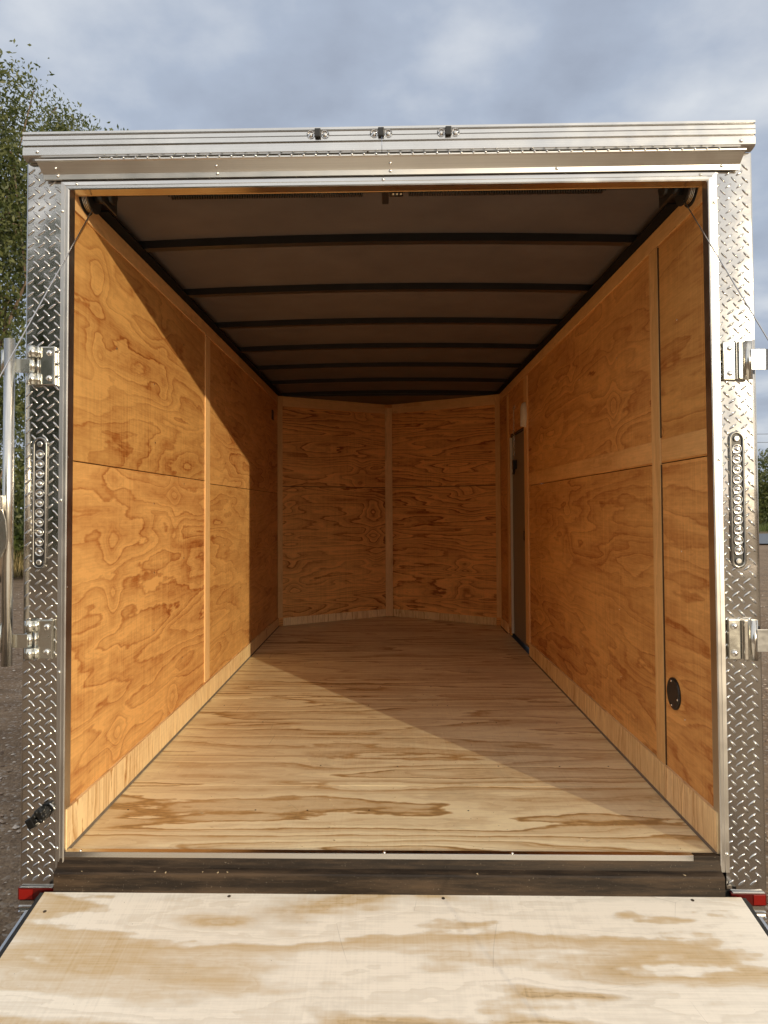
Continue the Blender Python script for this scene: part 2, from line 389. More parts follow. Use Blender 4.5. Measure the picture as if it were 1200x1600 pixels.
# battens on the side walls
MB().box(-W, -W+.006, 1.627, 1.722, .60, 2.425, .001).build('wall_batten', 'batten_ply', T, swap=True)
MB().box(W, W-.006, .412, .490, .60, 2.425, .001).build('wall_batten', 'batten_ply', T, swap=True)
MB().box(W, W-.004, .4075, .4115, .60, 1.65).build('batten_shadow_line', 'gap', T)  # dark brown strips stand in for the shadow gap beside the batten
MB().box(W, W-.004, .4075, .4115, 1.745, 2.42).build('batten_shadow_line', 'gap', T)
MB().box(W+t, W-.010, 2.84, 2.955, .56, 2.42, .0015).build('door_jamb_batten', 'batten_ply', T, swap=True)
MB().box(W+t, W-.008, 3.655, 3.72, .56, 2.42, .0015).build('door_jamb_batten', 'batten_ply', T, swap=True)
for y0, y1 in ((.006, .404), (.492, 2.838)):
    MB().box(W, W-.003, y0, y1, 1.662, 1.738, .0008).build('middle_band', 'band_ply', T)
for y0, y1, sx in ((.006, 2.45, -1), (2.452, CORNER-.01, -1), (.006, 2.45, 1), (2.452, CORNER-.01, 1)):
    MB().box(sx*W, sx*(W-.006), y0, y1, 2.427, WT-.001, .001).build('top_band', 'batten_ply', T)
for sx, segs in ((-1, [(.004, 2.44), (2.443, CORNER-.01)]), (1, [(.004, .40), (.4025, 2.84), (3.73, CORNER-.01)])):
    for y0, y1 in segs:
        zt = lambda y: .612-.045*y/4.1
        m = MB(); xa, xb = sx*W, sx*(W-.011)
        vs = [(xa,y0,FZ+.004),(xb,y0,FZ+.004),(xb,y1,FZ+.004),(xa,y1,FZ+.004),(xa,y0,zt(y0)),(xb,y0,zt(y0)),(xb,y1,zt(y1)),(xa,y1,zt(y1))]
        m.poly(vs, [(0,3,2,1),(4,5,6,7),(0,1,5,4),(1,2,6,5),(2,3,7,6),(3,0,4,7)]); m.build('kick_board', 'kick_ply', T, swap=True)
        m = MB(); m.prism([(sx*(W-.0112), FZ+.001), (sx*(W-.017), FZ+.001), (sx*(W-.0112), FZ+.007)], 'y', y0, y1); m.build('floor_seal', 'sealant', T)
# panel screws
def screws(pts, nrm, mat='steel', r=.0044, h=.0018):
    for p in pts: MB().dome(p, nrm, r, h, 8).build('screw', mat, T)
rs = random.Random(5)
lp = []
for y in (.40, .82, 1.24, 2.1, 2.55, 3.0):
    for z in (.78, 1.02, 1.27, 1.50, 1.61, 1.80, 2.05, 2.30): 
        if rs.random() < .62: lp.append((-W, y+rs.uniform(-.012, .012), z+rs.uniform(-.03, .03)))
screws(lp, (1,0,0))
lp = []
for y in (.26, .9, 1.5, 2.1, 2.6):
    for z in (.78, 1.05, 1.35, 1.9, 2.15, 2.35):
        if rs.random() < .5: lp.append((W, y+rs.uniform(-.012, .012), z+rs.uniform(-.03, .03)))
screws(lp, (-1,0,0), r=.003)
screws([(rs.uniform(-.9, .9), y+rs.uniform(-.01,.01), FZ+.0002) for y in (.3, .72, 1.3, 1.6, 2.0, 2.6) for _ in range(5)], (0,0,1), 'sill', r=.0035, h=.001)

# roof: liner, bows, outside skin
m = MB(); nx = 24
xs = [-1.06+2.12*i/nx for i in range(nx+1)]
def rl(y): return [(x, y, roofz(x)+.012) for x in xs]
vs = rl(.06)+rl(CORNER+.02)+rl(NOSE+.1)
m.poly(vs, [(j*(nx+1)+i, j*(nx+1)+i+1, (j+1)*(nx+1)+i+1, (j+1)*(nx+1)+i) for j in (0, 1) for i in range(nx)], True)
m.build('ceiling_liner', 'liner', T)
m = MB(); vs = [(x, y, roofz(x)+.06) for y in (-.02, CORNER+.1, 5.0) for x in xs]
m.poly(vs, [(j*(nx+1)+i, j*(nx+1)+i+1, (j+1)*(nx+1)+i+1, (j+1)*(nx+1)+i) for j in (0, 1) for i in range(nx)], True)
m.build('roof_skin', 'alu', T)
m = MB(); m.prism([(-1.07, CORNER+.055), (1.07, CORNER+.055), (1.07, CORNER+.08), (0, 4.98), (-1.07, CORNER+.08)], 'z', 2.4885, 2.513); m.build('nose_cap', 'black', T)
for i in range(7):
    y = .565+.6*i; m = MB(); ww = W+.06
    prof = []
    for x in [-ww+2*ww*j/20 for j in range(21)]: prof.append((x, roofz(x)-.018))
    up = [(x, z+.0295) for x, z in prof[::-1]]
    m.prism(prof+up, 'y', y-.019, y+.019); m.build('roof_bow', 'black', T)
# outer side skins, studs block the light
for sx in (-1, 1):
    if sx < 0: MB().box(-1.088, -1.078, .10, CORNER+.03, .36, 2.56).build('side_skin', 'skin', T)
    else:
        m = MB(); m.box(1.088, 1.078, .10, 2.955, .36, 2.56); m.box(1.088, 1.078, 3.645, CORNER+.03, .36, 2.56); m.box(1.088, 1.078, 2.955, 3.645, 2.085, 2.56); m.box(1.088, 1.078, 2.955, 3.645, .36, .50); m.build('side_skin', 'skin', T)
    m = MB(); A = Vector((sx*1.083, CORNER+.02, 0)); Bp = Vector((0, 5.0, 0)); off = Vector((0, .012, 0))
    vs = [(q.x, q.y, z) for z in (.36, 2.56) for q in (A, Bp, Bp+off, A+off)]
    m.poly(vs, [(0,3,2,1),(4,5,6,7),(0,1,5,4),(1,2,6,5),(2,3,7,6),(3,0,4,7)]); m.build('nose_skin', 'skin', T)
    # wall top cap between plywood and roof ; its black stands in for shade in the cove
    MB().box(sx*(W-.045), sx*1.077, .20, CORNER+.05, WT+.001, WT+.006).build('roof_cove_shade', 'cove_shade', T)
    # wheels
    for wy in (2.15, 2.98):
        m = MB()
        m.tube([(sx*1.095, wy, .34), (sx*1.11, wy, .34), (sx*1.27, wy, .34), (sx*1.29, wy, .34)], [.31, .34, .34, .31], 32); tyre = m.build('wheel', 'rubber', T)
        m = MB(); m.tube([(sx*1.28, wy, .34), (sx*1.297, wy, .34)], [.20, .19], 24); m.build('rim', 'steel', tyre)
    m = MB(); pr = []
    for a in range(13):
        th = math.pi*a/12; pr.append((2.565+.86*math.cos(th), .36+.40*min(1, 1.5*math.sin(th))))
    pin = [(2.565+(y-2.565)*.965, .36+(z-.36)*.94) for y, z in pr[::-1]]
    m.prism(pr+pin, 'x', sx*1.09, sx*1.31); m.build('fender', 'alu', T)

# side door
D = MB().box(.985, 1.030, 2.975, 3.618, .512, 2.065, .002).build('side_door', 'grey_door', T)
m = MB(); m.box(.966, .9835, 3.606, 3.618, .514, 2.06); m.box(.9842, 1.03, 3.6185, 3.630, .556, 2.064); m.build('door_edge_trim', 'white_plastic', D)  # white colour stands in for bright reflected light on the aluminium door edge
m = MB(); m.box(W+.013, 1.072, 2.957, 2.968, .50, 2.084); m.box(W+.013, 1.072, 2.97, 3.62, 2.069, 2.083); m.box(W+.002, 1.076, 2.94, 3.66, .462, .486); m.build('door_frame', 'black', D)
m = MB(); m.box(.9845, .972, 2.985, 3.08, 1.255, 1.355, .004); m.box(.972, .958, 3.01, 3.04, 1.27, 1.34, .004); m.build('door_latch', 'black', D)
m = MB(); m.box(.9845, .955, 3.42, 3.46, 1.80, 1.87, .003); m.tube([(.967, 3.44, 1.80), (.962, 3.44, 1.76)], .01, 8); m.build('door_hook', 'black', D)
# hold back chain over the door
ch = MB(); z = 2.255; yy = 3.35
ch.box(W, W-.008, yy-.012, yy+.012, 2.25, 2.285, .001)
i = 0
while z > 1.89:
    c0 = Vector((W-.012-.0*(2.25-z), yy, z)); pts = []
    ax = Vector((0,1,0)) if i % 2 else Vector((1,0,0))
    for a in range(9):
        th = 2*math.pi*a/8; pts.append(c0+ax*(.006*math.cos(th))+Vector((0,0,1))*(.011*math.sin(th)))
    ch.tube(pts, .0017, 5, cap=False); z -= .017; i += 1
ch.build('hold_back_chain', 'steel', T)
# dome light
m = MB(); cy, cz = 2.888, 2.150; seg = 28
def ov(x, ry, rz): return [(x, cy+ry*math.cos(2*math.pi*j/seg), cz+rz*math.sin(2*math.pi*j/seg)) for j in range(seg)]
rings = [ov(W-.010, .047, .088), ov(W-.020, .047, .088), ov(W-.034, .038, .078), ov(W-.042, .022, .055)]
vs = [v for r_ in rings for v in r_]
m.poly(vs, [(k_*seg+j, k_*seg+(j+1) % seg, (k_+1)*seg+(j+1) % seg, (k_+1)*seg+j) for k_ in range(3) for j in range(seg)]+[tuple(range(3*seg, 4*seg))], True)
dl = m.build('dome_light', 'white_plastic', T)
m = MB(); m.box(W-.030, W-.045, cy-.010, cy+.010, cz-.082, cz-.03, .003); m.build('switch_cover', 'white_plastic', dl)
# round black vent on the right wall
m = MB(); m.tube([(W, .330, .873), (W-.006, .330, .873), (W-.008, .330, .873)], [.053, .053, .049], 32)
v = m.build('round_vent', 'black', T)
for a in (75, 195, 285): MB().dome((W-.008, .330+.042*math.cos(R(a)), .873+.042*math.sin(R(a))), (-1,0,0), .0045, .002).build('screw', 'steel', v)
m = MB(); m.box(-W, -W+.008, 3.79, 3.87, 2.245, 2.325, .003); m.build('vent_slot', 'black', T)

# rear frame: hidden steel posts, header and ply lining under it
for sx in (-1, 1): MB().box(sx*(W+.013), sx*1.076, .006, .099, .40, 2.47).build('post_core', 'stud', T)
MB().box(-1.076, 1.076, .006, .055, 2.4925, 2.57).build('header_core', 'stud', T)
MB().box(-.956, .956, .003, .052, 2.4765, 2.4905, .001).build('header_lining', 'batten_ply', T)

# diamond plate: sheet with raised lugs as real geometry
def lugs(m, x0, x1, z0, z1, y=None, x=None):
    dx, dz = .033, .0378; L2, W2, H = .0145, .0038, .0026
    nz = int((z1-z0)/dz)+3
    c0 = (x0+x1)/2; nxx = int((x1-x0)/dx/2)+2
    for kind in (0, 1):
        for j in range(nz):
            for i in range(-nxx, nxx+1):
                cx = c0+(i+(.5 if kind else 0.))*dx+.004; cz = z0+(j+(.5 if kind else 0.))*dz+.004
                if not (x0+.003 < cx < x1-.003 and z0+.006 < cz < z1-.006): continue
                a = R(37 if kind else -46); ca, sa = math.cos(a), math.sin(a); n = 10
                vs = []
                for (l, w_, h_) in ((L2, W2, 0), (L2*.80, W2*.62, H), ):
                    for q in range(n):
                        th = 2*math.pi*q/n; pu = l*math.cos(th); pv = w_*math.sin(th)
                        vs.append((min(max(cx+pu*ca-pv*sa, x0+.0005), x1-.0005), min(max(cz+pu*sa+pv*ca, z0), z1), h_))
                vs.append((cx, cz, H*1.12))
                fs = [(q, (q+1) % n, n+(q+1) % n, n+q) for q in range(n)]+[(n+q, n+(q+1) % n, 2*n) for q in range(n)]
                if y is not None: vv = [(p[0], y-p[2], p[1]) for p in vs]
                else: vv = [(x[0]+x[1]*p[2], p[0], p[1]) for p in vs]
                m.poly(vv, fs, True)
def sheet(m, x0, x1, z0, z1, y, nx_=8, nz_=90, amp=.0011, seed=0):
    rr = np.random.RandomState(seed)
    ph = rr.rand(8)*6.28
    def dy(x, z):
        u = (x-x0)/(x1-x0)
        return amp*(math.sin(3.1*z+ph[0]+2*u)+.7*math.sin(7.3*z+ph[1]-3*u)+.5*math.sin(13*z+ph[2]+5*u))*.5 + .0012*math.sin(math.pi*u)
    vs = [(x0+(x1-x0)*i/nx_, y-dy(x0+(x1-x0)*i/nx_, z0+(z1-z0)*j/nz_), z0+(z1-z0)*j/nz_) for j in range(nz_+1) for i in range(nx_+1)]
    m.poly(vs, [(j*(nx_+1)+i, j*(nx_+1)+i+1, (j+1)*(nx_+1)+i+1, (j+1)*(nx_+1)+i) for j in range(nz_) for i in range(nx_)], True)
for sx in (-1, 1):
    xa, xb = (-1.088, -.977) if sx < 0 else (.977, 1.088)
    m = MB(); sheet(m, xa, xb, .392, 2.556, 0., seed=3+sx)
    # rounded outer corner and side return
    pr = [(0, 0), (.0022, .0006), (.0038, .0022), (.0044, .0045), (.0044, .12)]
    vs = [(sx*(1.088+px_), py_, z_) for z_ in (.392, 2.556) for px_, py_ in pr]; n = len(pr)
    m.poly(vs, [(i, i+1, n+i+1, n+i) for i in range(n-1)], True)
    lugs(m, xa, xb, .392, 2.556, y=-.0004)
    lugs(m, .012, .118, .392, 2.556, x=(sx*1.0924, sx))
    m.build('corner_post', 'plate', T)
m = MB(); sheet(m, -.9765, .9765, 2.470, 2.570, .0, 60, 4, seed=8); lugs(m, -.9765, .9765, 2.470, 2.570, y=-.0004)
m.build('header_plate', 'plate', T)

# aluminium trim around the opening (front leg with a rib, and a return into the opening)
def trimprof(sx, inner=.957): # (x,y)
    return [(sx*inner, .030), (sx*inner, -.009), (sx*(inner+.004), -.010), (sx*(inner+.0055), -.0075), (sx*(inner+.013), -.0075), (sx*(inner+.0145), -.0095), (sx*(inner+.026), -.0085), (sx*(inner+.027), -.004), (sx*(inner+.006), -.004), (sx*(inner+.003), .030)]
for sx in (-1, 1):
    m = MB(); m.prism(trimprof(sx), 'z', .447, lambda p: 2.470+(abs(p[0])-.957)*1.0)
    m.build('opening_trim', 'alu_v', T)
m = MB(); pr = [(y_, 2.470+(abs(x_)-.957)) for x_, y_ in trimprof(1)]
m.prism(pr, 'x', lambda p: -(.957+(p[1]-2.470))+.0006, lambda p: .957+(p[1]-2.470)-.0006); m.build('opening_trim', 'alu', T)
def rivets(pts, par=T, r=.0052, name='rivet', nrm=(0,-1,0), mat='steel'):
    for p in pts: MB().dome(p, nrm, r, .0035, 10).build(name, mat, par)
rivets([(-.978, -.009, 2.405), (-.935, -.009, 2.488), (-.007, -.009, 2.488), (.936, -.009, 2.488), (.975, -.009, 2.404), (.975, -.009, 1.64), (-.978, -.009, .505), (.975, -.009, .50), (-.975,-.009,1.53), (-.976,-.009,1.02)])
rivets([(-.9585,-.0002,1.27),(-.9585,-.0002,1.66)], r=.003)

# drip rail (its upper face leans out over the opening, lower lip faces back)
pr = [(-.006, 2.500), (-.0155, 2.4995), (-.017, 2.514), (-.021, 2.518), (-.040, 2.541), (-.047, 2.543), (-.047, 2.547), (-.006, 2.549)]
m = MB(); m.prism(pr, 'x', lambda p: -1.028+p[0]*.35, lambda p: 1.045-p[0]*.2); dr = m.build('drip_rail', 'alu_soft', T)
rivets([(x_, -.0165, 2.510) for x_ in (-.99, -.505, -.02+.035, .51, .995)], dr)
rivets([(x_, -.030, 2.527) for x_ in (-.99, -.505, .015)], dr, .0045)
# row of small beads of sealant tabs under the roof rail
m = MB()
for i in range(52): m.dome((-.85+i*.0358, -.047, 2.5475), (0,-1,.3), .004, .003, 6)
m.build('rail_bead', 'alu', dr)
# roof rail (ribbed extrusion) in two lengths
pr = [(-.001, 2.557), (-.012, 2.557), (-.030, 2.561), (-.034, 2.566), (-.034, 2.588), (-.029, 2.5900), (-.029, 2.5945), (-.035, 2.5955), (-.035, 2.609), (-.031, 2.6096), (-.031, 2.6114), (-.035, 2.612), (-.035, 2.623), (-.029, 2.6240), (-.029, 2.6285), (-.036, 2.6292), (-.036, 2.636), (-.032, 2.638), (.03, 2.640), (.05, 2.60), (.05, 2.575), (-.001, 2.575)]
for a_, b_ in ((-1.089, -.0105), (-.0092, 1.087)):
    m = MB(); m.prism(pr, 'x', a_, b_); rr_ = m.build('roof_rail', 'alu', T)
    rivets([((-1.045 if a_ < -.5 else 1.045), -.0345, 2.576)], rr_, .0062)
    rivets([((-.052 if a_ < -.5 else .43), -.030, 2.5625)], rr_, .0035, mat='sill')
# clearance lights in the roof rail
for cx in (-.200, -.012, .187):
    lt = None; m = MB(); m.box(cx-.009, cx+.009, -.047, -.0365, 2.603, 2.628, .002); lt = m.build('clearance_light', 'black', T)
    for sg in (-1, 1):
        m = MB(); c0 = Vector((cx+sg*.021, -.036, 2.614))
        seg = 16; rings = []
        for (r1, r2, h_) in ((.0125, .0115, 0.), (.0115, .0105, .006), (.007, .006, .010)):
            rings.append([c0+Vector((r1*math.cos(2*math.pi*q/seg), -h_, r2*math.sin(2*math.pi*q/seg))) for q in range(seg)])
        vs = [q for rr_ in rings for q in rr_]
        m.poly(vs, [(k_*seg+j, k_*seg+(j+1) % seg, (k_+1)*seg+(j+1) % seg, (k_+1)*seg+j) for k_ in range(2) for j in range(seg)]+[tuple(range(2*seg, 3*seg)), tuple(range(seg))], True)
        m.build('light_lens', 'clear', lt)
        MB().dome((cx+sg*.021, -.0362, 2.612), (0,-1,0), .006, .004).build('light_screw', 'steel', lt)

# LED tail light strips
for sx, cx, z0, z1 in ((-1, -1.041, 1.327, 1.717), (1, 1.028, 1.325, 1.720)):
    hw = .0185; seg = 14
    def stad(hw_, e_):
        pts = []
        for q in range(seg+1):
            th = math.pi*q/seg; pts.append((cx+hw_*math.cos(th), z1-.019+hw_*math.sin(th)))
        for q in range(seg+1):
            th = math.pi+math.pi*q/seg; pts.append((cx+hw_*math.cos(th), z0+.019+hw_*math.sin(th)))
        return pts
    pts = stad(hw, 0)
    m = MB(); m.tube([(p_[0], -.005, p_[1]) for p_ in pts+[pts[0]]], .0042, 8, cap=False)
    tl = m.build('tail_light_strip', 'dark_chrome', T)
    inn = stad(hw-.002, 0); m = MB(); n = len(inn)
    m.poly([(x_, -.004, z_) for x_, z_ in inn], [tuple(range(n))]); m.build('light_housing', 'black', tl)
    nled = 11
    for i in range(nled):
        zc_ = z0+.055+(z1-z0-.098)*i/(nled-1)-.006
        m = MB(); n = 20; rings = []
        for (r_, d_) in ((.0140, -.0075), (.0128, -.0082), (.0100, -.0058), (.0062, -.0050), (.0050, -.0072), (.002, -.0088)):
            rings.append([(cx+r_*math.cos(2*math.pi*q/n), d_, zc_+r_*math.sin(2*math.pi*q/n)) for q in range(n)])
        vs = [q for rr_ in rings for q in rr_]
        m.poly(vs, [(k_*n+j, k_*n+(j+1) % n, (k_+1)*n+(j+1) % n, (k_+1)*n+j) for k_ in range(5) for j in range(n)]+[tuple(range(5*n, 6*n))], True)
        m.build('light_cell', 'reflector', tl)
    for zz in (z0+.018, z1-.018): MB().tube([(cx, -.003, zz), (cx, -.008, zz), (cx, -.0095, zz)], [.009, .009, .006], 12).build('end_screw', 'steel', tl)
# hinges and lock bars
def hinge_left(z0, z1):
    m = MB(); m.box(-1.040, -.998, -.014, -.0035, z0, z1, .0025); m.box(-.9995, -.994, -.017, -.0035, z0, z1, .0015); h = m.build('bar_hinge', 'zinc', T)
    m = MB(); d = (z1-z0)*.29
    for a_, b_ in ((z0, z0+d), (z1-d, z1)):
        m = MB(); m.tube([(-1.060, -.020, a_), (-1.060, -.020, b_)], .0135, 18); m.box(-1.058, -1.034, -.0155, -.005, a_+.0005, b_-.0005, .001); m.tube([(-1.043, -.017, a_+.001), (-1.043, -.017, b_-.001)], .0065, 10)
        m.build('hinge_knuckle', 'zinc', h)
    m = MB(); m.tube([(-1.060, -.020, z0+d+.002), (-1.060, -.020, z1-d-.002)], .0095, 14); m.box(-1.112, -1.062, -.030, -.0255, z0+d+.002, z1-d-.006, .0008)
    m.build('hinge_arm', 'zinc', h)
    m = MB(); m.tube([(-1.045, -.015, z0+d-.004), (-1.045, -.015, z1-d+.004)], .0045, 10); m.build('hinge_pin', 'galv', h)
    for zz in (z0+.020, z1-.020):
        m = MB(); m.tube([(-1.011, -.014, zz), (-1.011, -.0165, zz)], .0105, 16); m.dome((-1.011, -.0165, zz), (0,-1,0), .009, .0045, 12); m.build('hinge_bolt', 'steel', h)
def hinge_right(z0, z1, cx):
    m = MB(); m.box(cx, cx+.036, -.014, -.0035, z0, z1, .0025); h = m.build('bar_hinge', 'zinc', T)
    m = MB(); m.box(cx+.040, cx+.051, -.026, -.0035, z0+.001, z1-.001, .002); m.box(cx+.0515, cx+.060, -.017, -.0035, z0+.001, z1-.001, .001); m.box(cx+.0365, cx+.0395, -.020, -.0035, z0+.002, z1-.002)
    m.tube([(cx+.069, -.020, z0), (cx+.069, -.020, z1)], .0115, 16)
    m.build('hinge_knuckle', 'galv', h)
    m = MB(); m.box(cx+.072, cx+.128, -.034, -.029, z0+.026, z1-.026, .0008); m.build('hinge_arm', 'dull_zinc', h)
    for zz in (z0+.019, z1-.019):
        m = MB(); m.tube([(cx+.017, -.014, zz), (cx+.017, -.0165, zz)], .0105, 16); m.dome((cx+.017, -.0165, zz), (0,-1,0), .009, .0045, 12); m.build('hinge_bolt', 'steel', h)
hinge_left(1.876, 1.992); hinge_left(1.060, 1.174)
hinge_right(1.874, 1.986, .990); hinge_right(1.058, 1.174, .990)
m = MB(); m.tube([(-1.115, -.045, 1.046), (-1.116, -.045, 2.008)], .0155, 20); lb = m.build('lock_bar', 'galv', T)
m = MB()
for a_, b_ in ((1.085, 1.165), (1.905, 1.975)): m.tube([(-1.131, -.045, a_), (-1.131, -.045, b_)], .0095, 14)
m.build('bar_guide', 'zinc', lb)
m = MB(); m.box(-1.175, -1.118, -.082, -.050, 1.497, 1.545, .006); hb = m.build('handle_bracket', 'galv', lb)
MB().dome((-1.131, -.082, 1.522), (0,-1,0), .007, .004).build('bracket_rivet', 'steel', lb)
# curved flat handle
m = MB(); path = [(-1.131, 1.505), (-1.119, 1.47), (-1.115, 1.43), (-1.116, 1.40), (-1.127, 1.375), (-1.15, 1.34), (-1.19, 1.29)]
vs = []
for i, (x_, z_) in enumerate(path):
    a_ = Vector(path[max(0, i-1)]); b_ = Vector(path[min(len(path)-1, i+1)]); d_ = (b_-a_).normalized(); nn = Vector((-d_.y, d_.x))*.0115
    for q in (nn, -nn):
        for yy_ in (-.076, -.070): vs.append((x_+q.x, yy_, z_+q.y))
fs = []
for i in range(len(path)-1):
    a_ = i*4; b_ = a_+4
    fs += [(a_, b_, b_+2, a_+2), (a_+1, a_+3, b_+3, b_+1), (a_, a_+1, b_+1, b_), (a_+2, b_+2, b_+3, a_+3)]
fs += [(0, 2, 3, 1), (len(vs)-4, len(vs)-3, len(vs)-1, len(vs)-2)]
m.poly(vs, fs); m.build('bar_handle', 'galv', lb)
m = MB(); m.box(-1.20, -1.142, -.07, -.055, 1.13, 1.30, .006); m.build('handle_grip', 'rubber', lb)
m = MB(); m.tube([(1.128, -.045, 1.046), (1.128, -.045, 2.005)], .0155, 20); lb2 = m.build('lock_bar', 'galv', T)
m = MB()
for a_, b_ in ((1.085, 1.165), (1.905, 1.975)): m.tube([(1.143, -.045, a_), (1.143, -.045, b_)], .0095, 14)
m.build('bar_guide', 'zinc', lb2)

# black rubber latch low on the left post
m = MB(); m.tube([(-1.020, -.002, .608), (-1.020, -.03, .608), (-1.020, -.040, .608)], [.018, .018, .012], 16)
for a_ in range(6):
    th = a_*math.pi/3; cxx, czz = -1.020+.013*math.cos(th), .608+.013*math.sin(th); m.tube([(cxx, -.004, czz), (cxx, -.037, czz), (cxx, -.043, czz)], [.0075, .0075, .004], 10)
lt = m.build('latch_knob', 'tar', T)
mm = Matrix.Translation((-1.044, -.030, .590)) @ Matrix.Rotation(R(-28), 4, 'Y')
m = MB(); m.box(-.013, .010, -.010, .012, -.017, .013, .004, mm); m.box(.008, .030, -.010, .012, -.006, .010, .003, mm); m.build('latch_block', 'tar', lt)

# threshold, rear sill, chassis ends, lower lamps
m = MB(); m.box(-.9555, .880, -.006, .012, FZ+.0015, FZ+.005, .0008); m.box(-.9555, .880, -.0095, -.0062, .479, FZ+.005, .0006); th_ = m.build('threshold_strip', 'alu', T)
rivets([(x_, -.002, FZ+.005) for x_ in (-.91, -.013, .36)], th_, .0045, 'rivet', (0,-.5,1))
m = MB(); m.box(.881, .9555, -.009, .012, .481, FZ+.004, .0008); m.build('threshold_strip', 'sill', T)
pr = [(.04, .486), (-.0045, .486), (-.007, .478), (-.012, .452), (-.030, .4455), (-.033, .441), (-.033, .386), (-.028, .380), (.04, .380)]
m = MB(); m.prism(pr, 'x', -.976, .958); m.build('rear_sill', 'sill', T)
m = MB(); m.tube([(-1.0, -.030, .372), (1.0, -.030, .372)], .010, 12); m.build('ramp_hinge', 'black', T)
for sx in (-1, 1):
    xo = 1.090 if sx < 0 else 1.083
    m = MB(); m.box(sx*.93, sx*xo, .006, .08, .30, .389); m.build('bumper_end', 'stud', T)
    m = MB(); m.box(sx*.985, sx*(xo+.004), -.009, .004, .353, .3890, .003); lamp = m.build('bumper_lamp', 'red_dark', T)
    m = MB(); m.box(sx*1.048, sx*(xo-.001), -.0115, -.0085, .3565, .3855, .0012); m.build('lamp_lens', 'red', lamp)
    m = MB(); m.box(sx*.99, sx*(xo-.002), -.011, -.002, .3895, .3915, .0008); m.build('lamp_lip', 'alu', lamp)
    pr = [(.004, .351), (-.006, .351), (-.006, .338), (-.012, .336), (-.012, .332), (-.006, .330), (-.008, .324), (-.014, .322), (-.014, .317), (.004, .315)]
    m = MB(); m.prism(pr, 'x', sx*.97, sx*xo); m.build('bumper_trim', 'alu', T)
    m = MB(); m.tube([(sx*1.022, -.016, .362), (sx*1.022, -.034, .362)], .012, 12); m.build('hinge_end', 'rubber', T)

# ramp door lowered to the ground
ang = math.asin((.388-.03)/2.0); RL = 2.0
RM = Matrix.Translation((0, -.032, .390)) @ Matrix.Rotation(ang, 4, 'X')
rp = bpy.data.objects.new('ramp_door', None)
def rbox(name, mat, x0, x1, y0, y1, z0, z1, par, bev=0., swap=False):
    m = MB(); m.box(x0, x1, y0, y1, z0, z1, bev, RM); return m.build(name, mat, par, swap=swap)
m = MB(); m.box(-1.003, 1.003, -RL, 0, -.016, 0, .0012, RM); rpl = m.build('ramp_door', 'ramp_ply', T)
rbox('ramp_edge_seal', 'rubber', -1.0155, -1.0035, -RL, -.001, -.028, -.002, rpl); rbox('ramp_edge_seal', 'rubber', 1.0035, 1.0155, -RL, -.001, -.028, -.002, rpl)
rbox('ramp_side_rail', 'alu', -1.026, -1.016, -RL, -.065, -.045, -.005, rpl, .002); rbox('ramp_side_rail', 'alu', 1.016, 1.026, -RL, -.065, -.045, -.005, rpl, .002)
rbox('ramp_skin', 'skin', -1.015, 1.015, -RL, -.03, -.045, -.029, rpl); rbox('ramp_end_rail', 'alu', -1.026, 1.026, -RL-.02, -RL-.0005, -.045, .001, rpl, .002)
for x_, y_ in ((-.46, -.012), (.155, -.014), (.86, -.014), (-.965, -.078), (-.52, -.62), (.2, -.62), (.8, -.62)):
    p_ = RM @ Vector((x_, y_, .0001)); m = MB(); m.dome(p_, (0,-.18,1), .0052, .0012, 10); m.build('screw', 'sill', rpl)

# cables, drums and the spring tube behind the header
for sx, px_, py_, pz_ in ((-1, -1.046, -1.70, .13), (1, 1.046, -1.78, .12)):
    x0 = sx*.93
    m = MB()
    for (a_, b_, r_) in ((.962, .957, .062), (.957, .936, .050), (.936, .931, .058)): m.tube([(sx*a_, .115, 2.508), (sx*b_, .115, 2.508)], r_, 28)
    dm = m.build('cable_drum', 'stud', T)
    m = MB()
    for q in range(4): 
        xx = sx*(.953-.005*q); m.tube([(xx, .115+.052*math.cos(2*math.pi*j/20), 2.508+.052*math.sin(2*math.pi*j/20)) for j in range(21)], .002, 5, cap=False)
    m.build('cable_winding', 'galv', dm)
    m = MB(); m.tube([(sx*.930, .115, 2.508), (sx*.895, .115, 2.508)], .026, 18); m.box(sx*.885, sx*.879, .06, .17, 2.462, 2.53, .002); m.tube([(sx*.893, .115, 2.508), (sx*.868, .115, 2.508)], .032, 6); m.build('drum_bearing', 'black', dm)
    a_ = Vector((sx*.944, .070, 2.484)); b_ = Vector((px_, py_, pz_)); m = MB()
    # start on the underside of the drum, slight sag
    a_ = Vector((sx*.930, .098, 2.456)); pts = [a_+(b_-a_)*q/12 for q in range(13)]
    for q in range(13): pts[q].z -= .006*math.sin(math.pi*q/12)
    m.tube(pts, .0018, 6); m.build('ramp_cable', 'cable', T)
m = MB(); m.tube([(-.88, .115, 2.513), (.88, .115, 2.513)], .010, 12)
for sgn in (-1, 1):
    n = 700; pts = []
    for q in range(n):
        xx = sgn*(.07+.62*q/n); th = q*2*math.pi/9; pts.append((xx, .115+.019*math.cos(th), 2.512+.019*math.sin(th)))
    m.tube(pts, .0034, 5)
sp_ = m.build('torsion_spring', 'black', T)
m = MB(); m.box(-.012, .010, .06, .17, 2.488, 2.56, .002); m.tube([(.012, .10, 2.497), (.055, .10, 2.497)], .014, 12); m.build('spring_bracket', 'black', sp_)
m = MB()
for xx in (.024, .036, .048): m.tube([(xx, .085, 2.492), (xx, .080, 2.482)], .0035, 6)
m.build('set_screw', 'galv', sp_)

